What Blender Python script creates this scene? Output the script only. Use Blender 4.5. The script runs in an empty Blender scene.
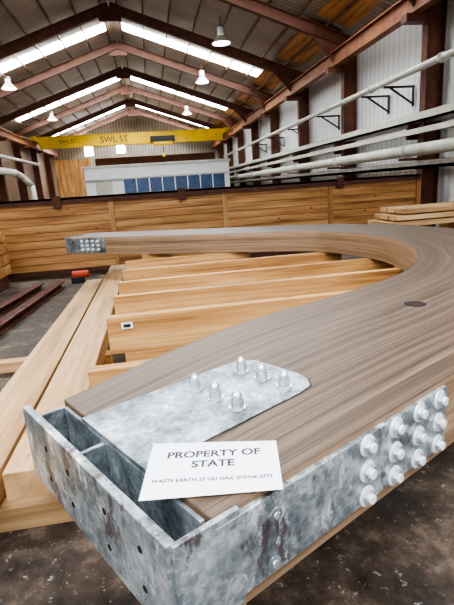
import bpy, bmesh, math, random
from mathutils import Vector, Matrix
random.seed(4)
H=1.6
def nm(name):
    m=bpy.data.materials.new(name); m.use_nodes=True
    nt=m.node_tree; b=nt.nodes['Principled BSDF']
    return m,nt,b
def ramp(nt,stops):
    r=nt.nodes.new('ShaderNodeValToRGB'); e=r.color_ramp.elements
    e[0].position,e[0].color=stops[0][0],(*stops[0][1],1)
    e[1].position,e[1].color=stops[-1][0],(*stops[-1][1],1)
    for p,c in stops[1:-1]:
        n=e.new(p); n.color=(*c,1)
    return r
def wood(name,dark,mid,light,us=1.2,vs=45,rough=.6,bump=.15,lam=(.5,5),knots=False,lines=0):
    m,nt,b=nm(name); L=nt.links
    tc=nt.nodes.new('ShaderNodeTexCoord')
    mp=nt.nodes.new('ShaderNodeMapping'); mp.inputs['Scale'].default_value=(us,vs,1)
    L.new(tc.outputs['UV'],mp.inputs['Vector'])
    n=nt.nodes.new('ShaderNodeTexNoise'); n.inputs['Scale'].default_value=1; n.inputs['Detail'].default_value=6; n.inputs['Roughness'].default_value=.65
    L.new(mp.outputs[0],n.inputs['Vector'])
    mp2=nt.nodes.new('ShaderNodeMapping'); mp2.inputs['Scale'].default_value=(lam[0],lam[1],1)
    L.new(tc.outputs['UV'],mp2.inputs['Vector'])
    n2=nt.nodes.new('ShaderNodeTexNoise'); n2.inputs['Scale'].default_value=1; n2.inputs['Detail'].default_value=3
    L.new(mp2.outputs[0],n2.inputs['Vector'])
    mx=nt.nodes.new('ShaderNodeMath'); mx.operation='MULTIPLY_ADD'; mx.inputs[1].default_value=.5
    L.new(n.outputs['Fac'],mx.inputs[0])
    ml=nt.nodes.new('ShaderNodeMath'); ml.operation='MULTIPLY'; ml.inputs[1].default_value=.5
    L.new(n2.outputs['Fac'],ml.inputs[0]); L.new(ml.outputs[0],mx.inputs[2])
    r=ramp(nt,[(.36,dark),(.5,mid),(.64,light)])
    L.new(mx.outputs[0],r.inputs[0]); last=r.outputs[0]
    if lines:
        sp=nt.nodes.new('ShaderNodeSeparateXYZ'); L.new(tc.outputs['UV'],sp.inputs[0])
        m1=nt.nodes.new('ShaderNodeMath'); m1.operation='MULTIPLY'; m1.inputs[1].default_value=lines; L.new(sp.outputs['Y'],m1.inputs[0])
        fr=nt.nodes.new('ShaderNodeMath'); fr.operation='FRACT'; L.new(m1.outputs[0],fr.inputs[0])
        rl=ramp(nt,[(0.0,(.7,.7,.7)),(.10,(0,0,0))]); L.new(fr.outputs[0],rl.inputs[0])
        m2=nt.nodes.new('ShaderNodeMix'); m2.data_type='RGBA'; L.new(rl.outputs[0],m2.inputs[0]); L.new(last,m2.inputs[6]); m2.inputs[7].default_value=(*[k*.5 for k in dark],1); last=m2.outputs[2]
    if knots:
        v=nt.nodes.new('ShaderNodeTexVoronoi'); v.inputs['Scale'].default_value=1
        mp3=nt.nodes.new('ShaderNodeMapping'); mp3.inputs['Scale'].default_value=(2.2,5,1); L.new(tc.outputs['UV'],mp3.inputs['Vector']); L.new(mp3.outputs[0],v.inputs['Vector'])
        r2=ramp(nt,[(.045,(1,1,1)),(.10,(0,0,0))]); L.new(v.outputs['Distance'],r2.inputs[0])
        m2=nt.nodes.new('ShaderNodeMix'); m2.data_type='RGBA'; L.new(r2.outputs[0],m2.inputs[0]); L.new(last,m2.inputs[6]); m2.inputs[7].default_value=(*[k*.5 for k in dark],1); last=m2.outputs[2]
    L.new(last,b.inputs['Base Color'])
    bp=nt.nodes.new('ShaderNodeBump'); bp.inputs['Strength'].default_value=bump; bp.inputs['Distance'].default_value=.003
    L.new(n.outputs['Fac'],bp.inputs['Height']); L.new(bp.outputs[0],b.inputs['Normal'])
    b.inputs['Roughness'].default_value=rough
    return m
def noisy(name,stops,scale=5,metal=0,rough=.6,detail=6):
    m,nt,b=nm(name); L=nt.links
    tc=nt.nodes.new('ShaderNodeTexCoord')
    n=nt.nodes.new('ShaderNodeTexNoise'); n.inputs['Scale'].default_value=scale; n.inputs['Detail'].default_value=detail; n.inputs['Roughness'].default_value=.65
    L.new(tc.outputs['Object'],n.inputs['Vector'])
    r=ramp(nt,stops); L.new(n.outputs['Fac'],r.inputs[0]); L.new(r.outputs[0],b.inputs['Base Color'])
    b.inputs['Metallic'].default_value=metal; b.inputs['Roughness'].default_value=rough
    return m
def plain(name,c,rough=.5,metal=0):
    m,nt,b=nm(name); b.inputs['Base Color'].default_value=(*c,1); b.inputs['Roughness'].default_value=rough; b.inputs['Metallic'].default_value=metal
    return m
def emis(name,c,s):
    m,nt,b=nm(name); b.inputs['Base Color'].default_value=(*c,1); b.inputs['Emission Color'].default_value=(*c,1); b.inputs['Emission Strength'].default_value=s
    return m
def galv_mat(name,rust=False):
    m,nt,b=nm(name); L=nt.links
    tc=nt.nodes.new('ShaderNodeTexCoord')
    v=nt.nodes.new('ShaderNodeTexVoronoi'); v.inputs['Scale'].default_value=70; v.inputs['Randomness'].default_value=1
    n=nt.nodes.new('ShaderNodeTexNoise'); n.inputs['Scale'].default_value=7; n.inputs['Detail'].default_value=7; n.inputs['Roughness'].default_value=.7
    L.new(tc.outputs['Object'],v.inputs['Vector']); L.new(tc.outputs['Object'],n.inputs['Vector'])
    r=ramp(nt,[(.36,(.13,.15,.165)),(.5,(.30,.335,.355)),(.64,(.53,.57,.59))])
    L.new(n.outputs['Fac'],r.inputs[0])
    bw=nt.nodes.new('ShaderNodeRGBToBW'); L.new(v.outputs['Color'],bw.inputs[0])
    mr=nt.nodes.new('ShaderNodeMapRange'); mr.inputs['To Min'].default_value=.65; mr.inputs['To Max'].default_value=1.3
    L.new(bw.outputs[0],mr.inputs[0])
    mx=nt.nodes.new('ShaderNodeMix'); mx.data_type='RGBA'; mx.blend_type='MULTIPLY'; mx.inputs[0].default_value=1
    L.new(r.outputs[0],mx.inputs[6]); L.new(mr.outputs[0],mx.inputs[7])
    last=mx.outputs[2]
    if rust:
        for loc_,thr,col,sc in (((0,0,0),.56,(.78,.81,.82,1),11),((3,5,1),.555,(.10,.07,.07,1),8)):
            n2=nt.nodes.new('ShaderNodeTexNoise'); n2.inputs['Scale'].default_value=sc; n2.inputs['Detail'].default_value=8; n2.inputs['Roughness'].default_value=.78
            mp=nt.nodes.new('ShaderNodeMapping'); mp.inputs['Scale'].default_value=(1,1,.45); mp.inputs['Location'].default_value=loc_
            L.new(tc.outputs['Object'],mp.inputs['Vector']); L.new(mp.outputs[0],n2.inputs['Vector'])
            r2=ramp(nt,[(thr,(0,0,0)),(thr+.05,(.85,.85,.85))]); L.new(n2.outputs['Fac'],r2.inputs[0])
            m2=nt.nodes.new('ShaderNodeMix'); m2.data_type='RGBA'; L.new(r2.outputs[0],m2.inputs[0]); L.new(last,m2.inputs[6]); m2.inputs[7].default_value=col; last=m2.outputs[2]
    L.new(last,b.inputs['Base Color'])
    b.inputs['Metallic'].default_value=.5; b.inputs['Roughness'].default_value=.36
    return m
PINE=wood('pine_timber',(.23,.10,.032),(.49,.26,.095),(.66,.41,.19),us=1.0,vs=28,knots=True)
PINEL=wood('pale_pine',(.26,.14,.06),(.46,.28,.135),(.58,.40,.22),us=1.0,vs=24,knots=True)
FENCE=wood('form_ply_boards',(.26,.11,.035),(.55,.28,.105),(.73,.43,.19),us=.7,vs=9,knots=True)
OAK=wood('glulam_hardwood',(.048,.030,.020),(.112,.076,.053),(.200,.145,.105),us=1.6,vs=190,rough=.48,bump=.25,lam=(.2,34),lines=26)
OAKS=wood('glulam_side',(.15,.09,.05),(.30,.195,.12),(.42,.30,.195),us=1.2,vs=60,rough=.5,bump=.15,lam=(.12,16),lines=25)
GALV=galv_mat('galvanised_steel'); GALVR=galv_mat('weathered_galvanised',True)
DARKHOLE=plain('hole_dark',(.02,.02,.02),.9)
BOLTW=noisy('zinc_bolt',[(.3,(.72,.74,.75)),(.7,(.90,.91,.91))],30,.2,.25)
NUTM=noisy('bright_zinc_nut',[(.3,(.48,.50,.52)),(.7,(.76,.78,.80))],60,.7,.26)
REDOX=noisy('red_oxide_steel',[(.3,(.085,.028,.015)),(.7,(.185,.067,.036))],3,0,.55)
RAILBR=noisy('brown_rail_steel',[(.3,(.20,.075,.032)),(.7,(.36,.155,.075))],3,0,.55)
PURL=noisy('dark_purlin',[(.3,(.10,.045,.024)),(.7,(.20,.10,.055))],3,0,.6)
FBR=noisy('rusty_channel',[(.3,(.075,.026,.018)),(.7,(.17,.07,.045))],6,0,.7)
PIPE=noisy('pipe_silver',[(.3,(.40,.40,.36)),(.7,(.62,.61,.55))],4,.2,.45)
CREAM=noisy('duct_cream',[(.3,(.42,.41,.35)),(.7,(.60,.58,.50))],3,0,.5)
YEL=noisy('crane_yellow',[(.3,(.72,.44,.01)),(.7,(.88,.60,.03))],3,0,.5)
BLACK=plain('black_paint',(.02,.02,.022),.5)
WHITE=plain('white_paint',(.78,.79,.79),.6)
BLUE=noisy('blue_glazing',[(.3,(.04,.07,.15)),(.7,(.08,.14,.26))],2,0,.25)
PAPER=plain('paper',(.80,.83,.90),.7)
RED=plain('red_plastic',(.55,.06,.02),.4)
SKY=emis('skylight_sheet',(.90,.96,1.0),37)
LAMP=emis('lamp_bulb',(1,.9,.75),14)
def corr(name,c1,c2,axis,freq,rough=.6,dirt=.5):
    m,nt,b=nm(name); L=nt.links
    tc=nt.nodes.new('ShaderNodeTexCoord'); w=nt.nodes.new('ShaderNodeTexWave'); w.bands_direction=axis; w.inputs['Scale'].default_value=freq
    L.new(tc.outputs['Object'],w.inputs['Vector'])
    n=nt.nodes.new('ShaderNodeTexNoise'); n.inputs['Scale'].default_value=1.1; n.inputs['Detail'].default_value=6
    L.new(tc.outputs['Object'],n.inputs['Vector'])
    mx=nt.nodes.new('ShaderNodeMath'); mx.operation='MULTIPLY_ADD'; mx.inputs[1].default_value=1-dirt
    ml=nt.nodes.new('ShaderNodeMath'); ml.operation='MULTIPLY'; ml.inputs[1].default_value=dirt
    L.new(n.outputs['Fac'],ml.inputs[0]); L.new(w.outputs['Fac'],mx.inputs[0]); L.new(ml.outputs[0],mx.inputs[2])
    r=ramp(nt,[(.15,c1),(.75,c2)]); L.new(mx.outputs[0],r.inputs[0]); L.new(r.outputs[0],b.inputs['Base Color'])
    bp=nt.nodes.new('ShaderNodeBump'); bp.inputs['Strength'].default_value=.3; bp.inputs['Distance'].default_value=.03
    L.new(w.outputs['Fac'],bp.inputs['Height']); L.new(bp.outputs[0],b.inputs['Normal']); b.inputs['Roughness'].default_value=rough
    return m
ROOF=corr('roof_sheeting',(.26,.19,.135),(.52,.43,.34),'Y',1.6,dirt=.65)
WALLW=corr('wall_sheeting_white',(.66,.67,.67),(.82,.83,.83),'Y',1.2,dirt=.5)
WALLB=corr('wall_sheeting_brown',(.20,.12,.075),(.38,.27,.19),'Y',1.2)
WALLG=corr('gable_sheeting',(.25,.21,.17),(.45,.40,.33),'X',1.2)
def floormat():
    m,nt,b=nm('oily_concrete'); L=nt.links
    tc=nt.nodes.new('ShaderNodeTexCoord')
    n=nt.nodes.new('ShaderNodeTexNoise'); n.inputs['Scale'].default_value=3; n.inputs['Detail'].default_value=12; n.inputs['Roughness'].default_value=.78
    L.new(tc.outputs['Object'],n.inputs['Vector'])
    r=ramp(nt,[(.40,(.018,.013,.010)),(.51,(.075,.053,.040)),(.64,(.21,.16,.12))]); L.new(n.outputs['Fac'],r.inputs[0])
    n2=nt.nodes.new('ShaderNodeTexNoise'); n2.inputs['Scale'].default_value=18; n2.inputs['Detail'].default_value=8; n2.inputs['Roughness'].default_value=.8
    L.new(tc.outputs['Object'],n2.inputs['Vector'])
    r2=ramp(nt,[(.59,(0,0,0)),(.63,(.9,.9,.9))]); L.new(n2.outputs['Fac'],r2.inputs[0])
    mx=nt.nodes.new('ShaderNodeMix'); mx.data_type='RGBA'; L.new(r2.outputs[0],mx.inputs[0]); L.new(r.outputs[0],mx.inputs[6]); mx.inputs[7].default_value=(.40,.37,.33,1)
    L.new(mx.outputs[2],b.inputs['Base Color'])
    r3=ramp(nt,[(.4,(.5,.5,.5)),(.6,(.9,.9,.9))]); L.new(n.outputs['Fac'],r3.inputs[0]); L.new(r3.outputs[0],b.inputs['Roughness'])
    bp=nt.nodes.new('ShaderNodeBump'); bp.inputs['Strength'].default_value=.8; bp.inputs['Distance'].default_value=.015; L.new(n.outputs['Fac'],bp.inputs['Height']); L.new(bp.outputs[0],b.inputs['Normal'])
    return m
FLOOR=floormat()
class B:
    def __init__(s,name):
        s.name=name; s.bm=bmesh.new(); s.uv=s.bm.loops.layers.uv.new('UVMap'); s.mats=[]
    def mi(s,m):
        if m not in s.mats: s.mats.append(m)
        return s.mats.index(m)
    def _uv(s,f,A,off):
        f.normal_update(); n=f.normal; A=A.normalized()
        if abs(n.dot(A))>.9:
            b=A.orthogonal().normalized(); c=A.cross(b)
            for l in f.loops: l[s.uv].uv=(l.vert.co.dot(b)*6+off,l.vert.co.dot(c)*.5+off)
        else:
            c=n.cross(A)
            for l in f.loops: l[s.uv].uv=(l.vert.co.dot(A)+off,l.vert.co.dot(c)+off*.37)
    def hexa(s,p,mat,A=None):
        v=[s.bm.verts.new(Vector(q)) for q in p]; i=s.mi(mat)
        if A is None:
            es=[v[1].co-v[0].co,v[3].co-v[0].co,v[4].co-v[0].co]; A=max(es,key=lambda e:e.length)
        off=random.uniform(0,50)
        for q in ((3,2,1,0),(4,5,6,7),(0,1,5,4),(1,2,6,5),(2,3,7,6),(3,0,4,7)):
            f=s.bm.faces.new([v[k] for k in q]); f.material_index=i; s._uv(f,A,off)
    def box(s,x0,x1,y0,y1,z0,z1,mat,M=None):
        p=[(x0,y0,z0),(x1,y0,z0),(x1,y1,z0),(x0,y1,z0),(x0,y0,z1),(x1,y0,z1),(x1,y1,z1),(x0,y1,z1)]
        if M: p=[M@Vector(q) for q in p]
        s.hexa(p,mat)
    def bar(s,p0,p1,w,h,mat,up=(0,0,1)):
        p0,p1,up=Vector(p0),Vector(p1),Vector(up); d=(p1-p0).normalized(); r=d.cross(up).normalized(); u=r.cross(d)
        a,b=r*w/2,u*h/2
        s.hexa([p0-a-b,p0+a-b,p1+a-b,p1-a-b,p0-a+b,p0+a+b,p1+a+b,p1-a+b],mat,d)
    def ibeam(s,p0,p1,w,h,mat,t=.02):
        p0,p1=Vector(p0),Vector(p1); d=(p1-p0).normalized(); up=Vector((0,0,1)) if abs(d.z)<.95 else Vector((1,0,0))
        r=d.cross(up).normalized(); u=r.cross(d)
        s.bar(p0,p1,t,h,mat,up)
        for k in (-1,1): s.bar(p0+u*k*(h/2-t/2),p1+u*k*(h/2-t/2),w,t,mat,up)
    def cyl(s,p0,p1,r,mat,n=16,r2=None,caps=True):
        p0,p1=Vector(p0),Vector(p1); d=(p1-p0).normalized(); a=d.orthogonal().normalized(); b=d.cross(a); r2=r if r2 is None else r2; i=s.mi(mat)
        c0=[s.bm.verts.new(p0+(a*math.cos(2*math.pi*k/n)+b*math.sin(2*math.pi*k/n))*r) for k in range(n)]
        c1=[s.bm.verts.new(p1+(a*math.cos(2*math.pi*k/n)+b*math.sin(2*math.pi*k/n))*r2) for k in range(n)]
        for k in range(n):
            f=s.bm.faces.new([c0[k],c0[(k+1)%n],c1[(k+1)%n],c1[k]]); f.material_index=i; f.smooth=n>8
        if caps:
            f=s.bm.faces.new(c0[::-1]); f.material_index=i
            f=s.bm.faces.new(c1); f.material_index=i
    def pipe(s,pts,r,mat,n=12):
        for a,b in zip(pts,pts[1:]): s.cyl(a,b,r,mat,n)
    def prism(s,poly,z0,z1,mat,M=None,A=Vector((1,0,0))):
        i=s.mi(mat); T=(lambda q:M@Vector(q)) if M else Vector
        lo=[s.bm.verts.new(T((x,y,z0))) for x,y in poly]; hi=[s.bm.verts.new(T((x,y,z1))) for x,y in poly]
        fs=[s.bm.faces.new(lo[::-1]),s.bm.faces.new(hi)]
        n=len(poly)
        for k in range(n): fs.append(s.bm.faces.new([lo[k],lo[(k+1)%n],hi[(k+1)%n],hi[k]]))
        for f in fs: f.material_index=i; s._uv(f,A,3.3)
    def done(s,bevel=0,parent=None):
        me=bpy.data.meshes.new(s.name); 
        bmesh.ops.recalc_face_normals(s.bm,faces=s.bm.faces)
        s.bm.to_mesh(me); s.bm.free()
        for m in s.mats: me.materials.append(m)
        o=bpy.data.objects.new(s.name,me); bpy.context.collection.objects.link(o)
        if bevel:
            md=o.modifiers.new('bevel','BEVEL'); md.width=bevel; md.segments=2; md.limit_method='ANGLE'; md.angle_limit=math.radians(50)
        if parent: o.parent=parent
        return o
def empty(name):
    o=bpy.data.objects.new(name,None); bpy.context.collection.objects.link(o); return o
# ---------------------------------------------------------------- camera
f_px=450; rho=math.radians(3.8); c_,s_=math.cos(rho),math.sin(rho)
pit,th=.25511,.14808
fh=Vector((math.sin(th),math.cos(th),0)); r0=Vector((math.cos(th),-math.sin(th),0)); zz=Vector((0,0,1))
fwd=math.cos(pit)*fh-math.sin(pit)*zz; up0=math.sin(pit)*fh+math.cos(pit)*zz
right=r0*c_-up0*s_ ; up=r0*s_+up0*c_
cam=bpy.data.cameras.new('camera'); co=bpy.data.objects.new('camera',cam); bpy.context.collection.objects.link(co)
M=Matrix((right,up,-fwd)).transposed().to_4x4(); M.translation=Vector((0,0,H)); co.matrix_world=M
cam.sensor_width=36; cam.lens=36*f_px/605; cam.clip_start=.02; cam.clip_end=300
bpy.context.scene.camera=co
# ---------------------------------------------------------------- hall shell
XL,XR,XM=-8.4,6.75,-.8; Y0,Y1=-8,43.5; ZE,ZR=5.85,8.45
SL=(ZR-ZE)/(XR-XM); ZEL=ZR-SL*(XM-XL)
b=B('floor'); b.box(XL,XR,Y0,Y1,-.2,0,FLOOR); b.done()
b=B('wall_right'); b.box(XR,XR+.12,Y0,Y1,0,ZE,WALLW); b.done()
b=B('wall_left'); b.box(XL-.12,XL,Y0,Y1,0,ZEL,WALLB); b.done()
b=B('wall_back'); b.prism([(XL,0),(XR,0),(XR,ZE),(XM,ZR),(XL,ZEL)],-(Y1+.12),-Y1,WALLG,Matrix.Rotation(math.pi/2,4,'X')); b.done()
b=B('ceiling')
b.hexa([(XM,Y0,ZR),(XR+.1,Y0,ZE),(XR+.1,Y1,ZE),(XM,Y1,ZR),(XM,Y0,ZR+.08),(XR+.1,Y0,ZE+.08),(XR+.1,Y1,ZE+.08),(XM,Y1,ZR+.08)],ROOF)
b.hexa([(XL-.1,Y0,ZEL),(XM,Y0,ZR),(XM,Y1,ZR),(XL-.1,Y1,ZEL),(XL-.1,Y0,ZEL+.08),(XM,Y0,ZR+.08),(XM,Y1,ZR+.08),(XL-.1,Y1,ZEL+.08)],ROOF)
b.done()
k=0
for yc in (-4,.6,11.9,21.6,30.6,39.6):
    for sgn in (1,-1):
        k+=1; b=B('window_%d'%k)
        xa=XM+sgn*.35; xb=XM+sgn*6.6
        za=ZR-SL*.35-.02; zb=ZR-SL*6.6-.02
        b.hexa([(xa,yc-.38,za-.02),(xb,yc-.38,zb-.02),(xb,yc+.38,zb-.02),(xa,yc+.38,za-.02),(xa,yc-.38,za),(xb,yc-.38,zb),(xb,yc+.38,zb),(xa,yc+.38,za)],SKY)
        b.done()
for xw,z0 in ((-5.0,4.9),(-2.2,5.0)):
    k+=1; b=B('window_%d'%k); b.box(xw-.35,xw+.35,Y1-.03,Y1-.005,z0,z0+1.4,SKY); b.done()
b=B('roof_purlins')
for sgn in (1,-1):
    for d in (.3,1.2,2.1,3.0,3.9,4.8,5.7,6.6):
        b.bar((XM+sgn*d,Y0,ZR-SL*d-.10),(XM+sgn*d,Y1,ZR-SL*d-.10),.05,.11,PURL)
b.done()
YF=[1.3+4.4*i for i in range(10)]
for yf in YF:
    b=B('portal_frame')
    zo=.36
    b.ibeam((XM,yf,ZR-zo),(XR-.2,yf,ZE-zo+.03),.2,.32,REDOX)
    b.ibeam((XM,yf,ZR-zo),(XL+.2,yf,ZEL-zo+.03),.2,.32,REDOX)
    b.ibeam((XR-.28,yf,0),(XR-.28,yf,ZE-.25),.22,.42,REDOX)
    b.ibeam((XL+.28,yf,0),(XL+.28,yf,ZEL-.25),.22,.42,REDOX)
    b.box(XM-.4,XM+.4,yf-.03,yf+.03,ZR-.80,ZR-.35,REDOX)
    b.hexa([(XR-1.5,yf-.03,ZE-.05),(XR-.45,yf-.03,ZE-1.15),(XR-.45,yf+.03,ZE-1.15),(XR-1.5,yf+.03,ZE-.05),(XR-1.5,yf-.03,ZE+.02),(XR-.45,yf-.03,ZE-.3),(XR-.45,yf+.03,ZE-.3),(XR-1.5,yf+.03,ZE+.02)],REDOX)
    b.box(XR-1.0,XR-.45,yf-.12,yf+.12,4.72,4.88,REDOX)
    b.box(XL+.45,XL+1.0,yf-.12,yf+.12,4.72,4.88,REDOX)
    b.done()
b=B('eave_ply_panels')
for yf in YF[:-1]:
    b.bar((XR-.9,yf+.25,ZE-.07+SL*.9),(XR-.9,yf+4.1,ZE-.07+SL*.9),1.1,.02,FENCE,(SL,0,1))
b.done()
for x0 in (XR-.75,XL+.75):
    b=B('crane_runway_rail'); b.ibeam((x0,Y0,5.1),(x0,Y1,5.1),.24,.42,RAILBR,.03); b.box(x0-.03,x0+.03,Y0,Y1,5.31,5.37,REDOX); b.done()
b=B('overhead_crane')
yc=36
b.box(XL+.9,XR-.9,yc-.2,yc+.2,5.0,5.7,YEL); b.box(XL+.9,XR-.9,yc-.28,yc+.28,5.7,5.76,YEL); b.box(XL+.9,XR-.9,yc-.28,yc+.28,4.95,5.01,YEL)
for x0 in (XL+.75,XR-.75): b.box(x0-.15,x0+.15,yc-1.3,yc+1.3,5.38,5.7,YEL)
b.box(.4,2.2,yc-.7,yc-.25,5.0,5.4,BLACK); b.cyl((.6,yc-.5,4.95),(2.0,yc-.5,4.95),.2,YEL)
b.cyl((1.3,yc-.5,4.8),(1.3,yc-.5,4.2),.03,BLACK,8); b.cyl((1.3,yc-.5,4.2),(1.3,yc-.5,3.95),.12,YEL)
crane=b.done()
def text(body,size,loc,rot,mat,parent=None,name='lettering',ext=.002,align='CENTER',off=0):
    cu=bpy.data.curves.new(name,'FONT'); cu.body=body; cu.size=size; cu.align_x=align; cu.align_y='CENTER'; cu.extrude=ext; cu.offset=off
    o=bpy.data.objects.new(name,cu); bpy.context.collection.objects.link(o); cu.materials.append(mat)
    o.matrix_world=Matrix.Translation(loc)@rot
    if parent: o.parent=parent
    return o
RX=Matrix.Rotation(math.pi/2,4,'X')
text('SWL 5T',.6,Vector((-2.2,yc-.22,5.35)),RX,BLACK,crane)
text('SWL 5T',.35,Vector((-5.5,yc-.22,5.35)),RX,BLACK,crane)
for lx in (2.9,-5.6):
    for ly in (16.8,22.6,31.7):
        b=B('pendant_lamp'); zt=ZR-SL*abs(lx-XM)-.1
        b.cyl((lx,ly,zt),(lx,ly,6.65),.018,BLACK,6)
        b.cyl((lx,ly,6.75),(lx,ly,6.5),.11,WHITE,16,.13); b.cyl((lx,ly,6.5),(lx,ly,6.25),.13,PIPE,20,.33,caps=False)
        b.cyl((lx,ly,6.27),(lx,ly,6.26),.28,LAMP,16)
        b.done()
b=B('compressed_air_pipe'); 
b.cyl((XR-.75,Y0,3.78),(XR-.75,36.5,3.78),.075,PIPE,16)
for yf in range(-3,36,3):
    b.cyl((XR-.75,yf,3.78),(XR-.75,yf+.08,3.78),.10,PIPE,16)
b.done()
for i,yf in enumerate([5.0,8.0,11.2,12.4,15.8,19.2,22.5,26]):
    b=B('pipe_bracket'); x1=XR-.03; x0=XR-.85; z=3.66
    b.bar((x0,yf,z),(x1,yf,z),.04,.05,BLACK); b.bar((x0+.15,yf,z),(x1,yf,z-.42),.04,.04,BLACK); b.bar((x1-.03,yf,z),(x1-.03,yf,z-.46),.04,.05,BLACK,(0,1,0)); b.done()
b=B('cable_tray'); b.box(XR-.62,XR-.06,Y0,36.5,2.70,2.75,PIPE); b.box(XR-.62,XR-.58,Y0,36.5,2.70,2.90,CREAM)
b.box(XR-.70,XR-.6,Y0,36.5,2.44,2.56,CREAM)
for yf in YF[:-1]: b.box(XR-.65,XR-.07,yf+.3,yf+.36,2.35,2.70,REDOX)
b.done()
b=B('extraction_duct'); b.cyl((XR-.85,Y0,2.08),(XR-.85,36,2.08),.13,CREAM,20)
for yf in range(-2,36,4): b.cyl((XR-.85,yf,2.08),(XR-.85,yf+.1,2.08),.155,CREAM,20)
for yf in YF[:-1]: b.box(XR-1.0,XR-.1,yf-.05,yf+.05,1.87,1.93,REDOX)
b.done()
b=B('cable_tray'); b.box(XR-.5,XR-.1,Y0,36,1.68,1.75,PIPE); b.box(XR-.5,XR-.46,Y0,36,1.68,1.86,PIPE); b.done()
b=B('extraction_duct'); b.pipe([(XL+.6,Y0,3.1),(XL+.6,29.5,3.1),(XL+.7,30.5,2.9),(XL+1.0,31.2,2.4),(XL+1.1,31.4,0)],.2,CREAM,16)
b.pipe([(XL+.6,Y0,3.9),(XL+.6,36,3.9)],.1,PIPE); b.done()
b=B('site_office')
b.box(-3.9,5.2,30,35,0,3.1,WHITE); b.box(-4.0,5.3,29.9,35.1,3.1,3.25,PIPE)
b.box(-1.6,4.9,29.93,30,1.5,2.35,BLUE)
for i in range(9): b.box(-1.6+i*.81-.03,-1.6+i*.81+.03,29.9,29.97,1.5,2.35,WHITE)
b.box(-4.0,5.3,29.85,29.95,2.35,2.45,PIPE)
b.box(-3.3,-2.3,29.93,30,1.4,2.3,CREAM)
b.done()
b=B('ply_partition'); b.box(-6.9,-4.2,37,37.2,0,4.2,FENCE); b.done()
b=B('ply_partition'); b.box(-4.1,5.6,39,39.2,0,4.3,FBR); b.done()
b=B('timber_form_wall')
x=-8.1; YW=9.95
while x<6.1:
    x1=min(x+2.42,6.15)
    zb=0.06
    n=9; hh=(1.52-zb)/n
    for j in range(n):
        b.box(x+.01,x1-.01,YW,YW+.10,zb+j*hh+.005,zb+(j+1)*hh-.005,FENCE)
    b.box(x1-.05,x1+.05,YW-.05,YW,.0,1.50,PINE)
    x+=2.42
b.box(-8.1,6.15,YW+.03,YW+.07,0,1.5,FBR)
b.box(-8.1,6.15,YW-.10,YW+.2,1.52,1.56,FBR); b.box(-8.1,6.15,YW-.10,YW-.07,1.44,1.56,FBR)
b.box(-8.1,6.15,YW-.06,YW,.0,.08,FBR)
for xx in (-1.9,.65,4.2): b.box(xx-.08,xx+.08,YW-.13,YW-.1,1.36,1.6,FBR)
b.done()
# ---------------------------------------------------------------- knee-beam (horseshoe glulam)
ZT=1.0; TH=.25; TP=.222
inn=[Vector(p) for p in ((-.325,1.325),(.07,1.69),(.47,1.97),(.87,2.17),(1.43,2.51),(1.76,2.84),(1.95,3.12),(2.16,3.60),(2.24,4.25),(2.08,4.88),(1.70,5.34),(.33,6.03),(-1.25,6.89))]
outp=[Vector(p) for p in ((.050,.712),(.36,.880),(.803,1.120),(1.34,1.42),(2.00,1.85),(2.47,2.27),(2.78,2.68),(3.07,3.32),(3.15,4.32),(2.85,5.25),(2.18,5.99),(.66,6.68),(-.93,7.46))]
def catmull(P,n=10):
    R=[]
    for i in range(len(P)-1):
        p0=P[max(i-1,0)];p1=P[i];p2=P[i+1];p3=P[min(i+2,len(P)-1)]
        for k in range(n):
            t=k/n; R.append(.5*((2*p1)+(-p0+p2)*t+(2*p0-5*p1+4*p2-p3)*t*t+(-p0+3*p1-3*p2+p3)*t**3))
    R.append(P[-1]); return R
I=catmull(inn); O=catmull(outp)
beam_par=empty('curved_glulam_beam')
b=B('glulam_body'); io=b.mi(OAK); isd=b.mi(OAKS)
vs=[]; Ls=0; prev=None; Lu=[]
for p,q in zip(I,O):
    m=(p+q)/2
    if prev is not None: Ls+=(m-prev).length
    prev=m; Lu.append(Ls)
    vs.append([b.bm.verts.new((p.x,p.y,ZT)),b.bm.verts.new((q.x,q.y,ZT)),b.bm.verts.new((q.x,q.y,ZT-TH)),b.bm.verts.new((p.x,p.y,ZT-TH))])
for i in range(len(vs)-1):
    A_,B_=vs[i],vs[i+1]
    for (a,c,mi,v0,v1) in ((0,1,io,0,.8),(1,2,isd,2,2.24),(2,3,io,3,3.8),(3,0,isd,4,4.24)):
        f=b.bm.faces.new([A_[a],A_[c],B_[c],B_[a]]); f.material_index=mi
        for l,uvv in zip(f.loops,((Lu[i],v0),(Lu[i],v1),(Lu[i+1],v1),(Lu[i+1],v0))): l[b.uv].uv=uvv
f=b.bm.faces.new(vs[0]); f.material_index=isd
f=b.bm.faces.new(vs[-1][::-1]); f.material_index=isd
b.done(.003,beam_par)
b=B('timber_plug'); b.cyl((1.177,1.887,ZT-.01),(1.177,1.887,ZT+.001),.05,plain('plug_dark',(.025,.018,.015),.6),24); b.done(0,beam_par)
P1=Vector((-.442,1.309));P2=Vector((-.038,.661));P3=Vector((.803,1.116))
ew=(P1-P2); EW=ew.length
el=Vector((ew.y,-ew.x)).normalized()
if el.dot(P3-P2)<0: el=-el
ew=ew.normalized()
BM=Matrix(((el.x,ew.x,0,P2.x),(el.y,ew.y,0,P2.y),(0,0,1,0),(0,0,0,1)))
sd=(P3-P2).normalized(); sn=Vector((-sd.y,sd.x))
b=B('end_bracket')
SM=Matrix(((sd.x,sn.x,0,P2.x),(sd.y,sn.y,0,P2.y),(0,0,1,0),(0,0,0,1)))
Ls_=(P3-P2).length
b.box(0,.022,0,EW,ZT-TP-.005,ZT,GALVR,BM)
b.box(.01,.16,-.009,.004,ZT-TP-.005,ZT-.001,GALVR,SM)
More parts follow.
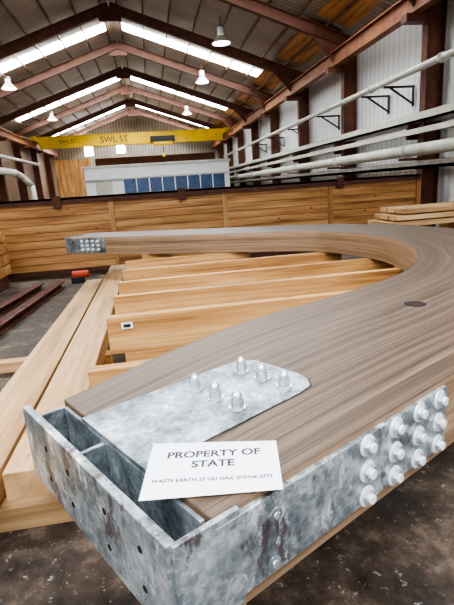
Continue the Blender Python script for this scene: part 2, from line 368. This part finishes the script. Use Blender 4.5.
b.box(.10,Ls_,-.010,.006,ZT-.208,ZT-.016,GALVR,SM)
b.box(.02,.30,.03,EW-.05,ZT-TP,ZT-TP+.012,GALV,BM)
b.box(.02,.16,EW-.06,EW-.048,ZT-TP,ZT-.02,GALV,BM)
b.box(.02,.13,EW*.55,EW*.55+.014,ZT-TP,ZT-.02,GALV,BM)
q0=I[0]; q1=O[0]; dq=(q1-q0).normalized(); nq=Vector((-dq.y,dq.x)); 
if nq.dot(el)>0: nq=-nq
QM=Matrix(((dq.x,nq.x,0,q0.x),(dq.y,nq.y,0,q0.y),(0,0,1,0),(0,0,0,1)))
b.box(.03,(q1-q0).length-.02,.001,.012,ZT-TP,ZT-.012,GALV,QM)
for w in (.1,.25,.45,.6):
    for z in (.07,.165): b.cyl(BM@Vector((-.001,w,ZT-z)),BM@Vector((.004,w,ZT-z)),.009,DARKHOLE,16)
for l,z in ((.25,.935),(.24,.82)): b.cyl(SM@Vector((l,-.010,z)),SM@Vector((l,-.014,z)),.018,GALV,20); b.cyl(SM@Vector((l,-.014,z)),SM@Vector((l,-.018,z)),.010,NUTM,6)
b.done(.002,beam_par)
tp=[(.095,.555),(.62,.532),(.675,.515),(.70,.48),(.71,.30),(.70,.25),(.665,.213),(.608,.205),(.093,.215)]
b=B('top_plate'); b.prism(tp,ZT-.01,ZT+.003,GALV,BM)
b.done(.001,beam_par)
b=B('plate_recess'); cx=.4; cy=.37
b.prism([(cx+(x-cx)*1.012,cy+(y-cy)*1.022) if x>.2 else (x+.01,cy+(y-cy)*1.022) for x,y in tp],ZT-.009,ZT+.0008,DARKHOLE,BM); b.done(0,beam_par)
b=B('cap_nuts')
for l,w in ((.60,.445),(.603,.355),(.606,.265),(.415,.455),(.418,.362),(.422,.272)):
    p=BM@Vector((l,w,0)); z=ZT+.003
    b.cyl((p.x,p.y,z),(p.x,p.y,z+.005),.025,NUTM,20); b.cyl((p.x,p.y,z+.005),(p.x,p.y,z+.027),.0185,NUTM,6); b.cyl((p.x,p.y,z+.027),(p.x,p.y,z+.042),.0155,NUTM,16,.0145); b.cyl((p.x,p.y,z+.042),(p.x,p.y,z+.051),.0145,NUTM,16,.006)
b.done(.001,beam_par)
b=B('side_bolts')
for l in (.562,.684,.797,.905):
    for z in (.960,.887,.815):
        P=lambda w:SM@Vector((l,w,z))
        b.cyl(P(-.010),P(-.015),.0285,BOLTW,24); b.cyl(P(-.015),P(-.027),.0205,NUTM,6); b.cyl(P(-.027),P(-.033),.013,BOLTW,16)
b.done(.001,beam_par)
b=B('far_end_sleeve')
q0=I[-1]; q1=I[-5]; dd=(q1-q0); Lf=.62; dd.normalize(); nn=Vector((dd.y,-dd.x)); 
if nn.y>0: nn=-nn
FMx=Matrix(((dd.x,nn.x,0,q0.x),(dd.y,nn.y,0,q0.y),(0,0,1,0),(0,0,0,1)))
b.box(-.03,Lf,0,.012,ZT-.215,ZT-.01,GALV,FMx); b.box(-.05,-.03,-.66,.012,ZT-TP,ZT+.003,GALV,FMx)
for i in range(4):
    for j in range(3): b.cyl(FMx@Vector((.25+i*.09,.012,ZT-.05-j*.06)),FMx@Vector((.25+i*.09,.04,ZT-.05-j*.06)),.02,BOLTW,12)
b.done(0,beam_par)
sgn=empty('paper_sign')
c4=[Vector(q) for q in ((-.086,.790),(.201,.754),(.234,.927),(-.055,.993))]
b=B('sheet'); b.hexa([(q.x,q.y,1.0045) for q in c4]+[(q.x,q.y,1.0052) for q in c4],PAPER); b.done(0,sgn)
ctr=sum((q for q in c4),Vector((0,0)))/4; dx=((c4[1]-c4[0])+(c4[2]-c4[3])).normalized(); ang=math.atan2(dx.y,dx.x)
R=Matrix.Rotation(ang,4,'Z'); dy=Vector((-dx.y,dx.x))
def tl(body,size,oy,off):
    p=ctr+dy*oy; text(body,size,Vector((p.x,p.y,1.0055)),R,BLACK,sgn,'sign_text',.0001,off=off)
tl('PROPERTY OF',.034,.047,.0009); tl('STATE',.034,.009,.0009); tl('WASTE EARTH 2F LID NAIL 290106 2773',.0145,-.045,.0004)
for yb,z0,xe in ((2.17,.47,1.05),(3.15,.47,2.2),(3.80,.47,2.5),(4.42,.47,2.5),(5.11,.47,2.2),(5.75,.47,1.2)):
    b=B('jig_timber_beam'); b.box(-.4,xe,yb,yb+.08,z0,.745,PINE); b.box(-.3,xe-.1,yb,yb+.08,.12,z0,PINE) ; b.box(-.3,xe-.1,yb-.03,yb+.11,0,.12,PINE); b.done(.004)
b=B('timber_label'); b.box(-.30,-.22,3.143,3.1495,.655,.70,WHITE); b.box(-.285,-.235,3.142,3.143,.665,.69,BLACK); b.done()
b=B('long_timber_plank'); b.box(-.76,-.50,1.85,7.5,.31,.45,PINEL); 
for y_ in (2.4,3.6,5.5,7.1): b.box(-.79,-.46,y_,y_+.12,0,.31,PINE)
b.done(.004)
b=B('long_timber_plank'); b.hexa([(-1.2,1.7,.16),(-.88,1.7,.16),(-.88,7.2,.16),(-1.12,7.2,.16),(-1.2,1.7,.30),(-.88,1.7,.30),(-.88,7.2,.30),(-1.12,7.2,.30)],PINEL)
for y_ in (2.4,3.6,5.5,6.8): b.box(-1.25,-.82,y_,y_+.12,0,.16,PINE)
b.done(.004)
b=B('cross_bearer'); b.box(-2.2,-.45,2.05,2.2,0,.13,PINEL); b.done(.004)
b=B('cross_bearer'); b.box(-1.95,-1.3,4.3,4.42,0,.1,PINEL); b.done(.004)
b=B('timber_stack')
for j in range(4): b.box(-5.2,-2.75,6.6,9.0,.25+j*.2,.42+j*.2,PINE)
b.box(-5.1,-2.8,6.7,8.9,0,.25,FBR); b.done(.005)
b=B('rusty_rail'); b.ibeam((-2.3,3.2,.06),(-1.75,8.3,.06),.14,.12,FBR,.02); b.done()
b=B('rusty_rail'); b.ibeam((-2.75,3.5,.06),(-2.1,8.3,.06),.14,.12,FBR,.02); b.done()
b=B('plank_stack')
for j in range(3):
    for i in range(3): b.box(3.3+j*.1,6.0,6.0+i*.24,6.2+i*.24,.86+j*.09,.93+j*.09,PINEL)
for xx in (3.5,4.6,5.7): b.box(xx-.06,xx+.06,6.0,6.7,0,.86,PINE)
b.done(.004)
b=B('power_tool'); b.box(-1.62,-1.4,8.6,8.8,0,.12,BLACK); b.cyl((-1.6,8.7,.15),(-1.3,8.7,.15),.07,RED); b.done(.01)
b=B('beam_trestle')
for p in (Vector((.04,1.27)),Vector((2.75,3.5)),Vector((0,6.35))):
    b.box(p.x-.2,p.x+.2,p.y-.06,p.y+.06,ZT-TH-.1,ZT-TH,PINE); b.box(p.x-.14,p.x-.06,p.y-.05,p.y+.05,0,ZT-TH-.1,PINE); b.box(p.x+.06,p.x+.14,p.y-.05,p.y+.05,0,ZT-TH-.1,PINE)
b.done(.004)
w=bpy.data.worlds.new('world'); bpy.context.scene.world=w; w.use_nodes=True
w.node_tree.nodes['Background'].inputs[0].default_value=(.82,.90,1,1); w.node_tree.nodes['Background'].inputs[1].default_value=2.0
try: bpy.context.scene.view_settings.look='AgX - High Contrast'
except Exception as e: pass
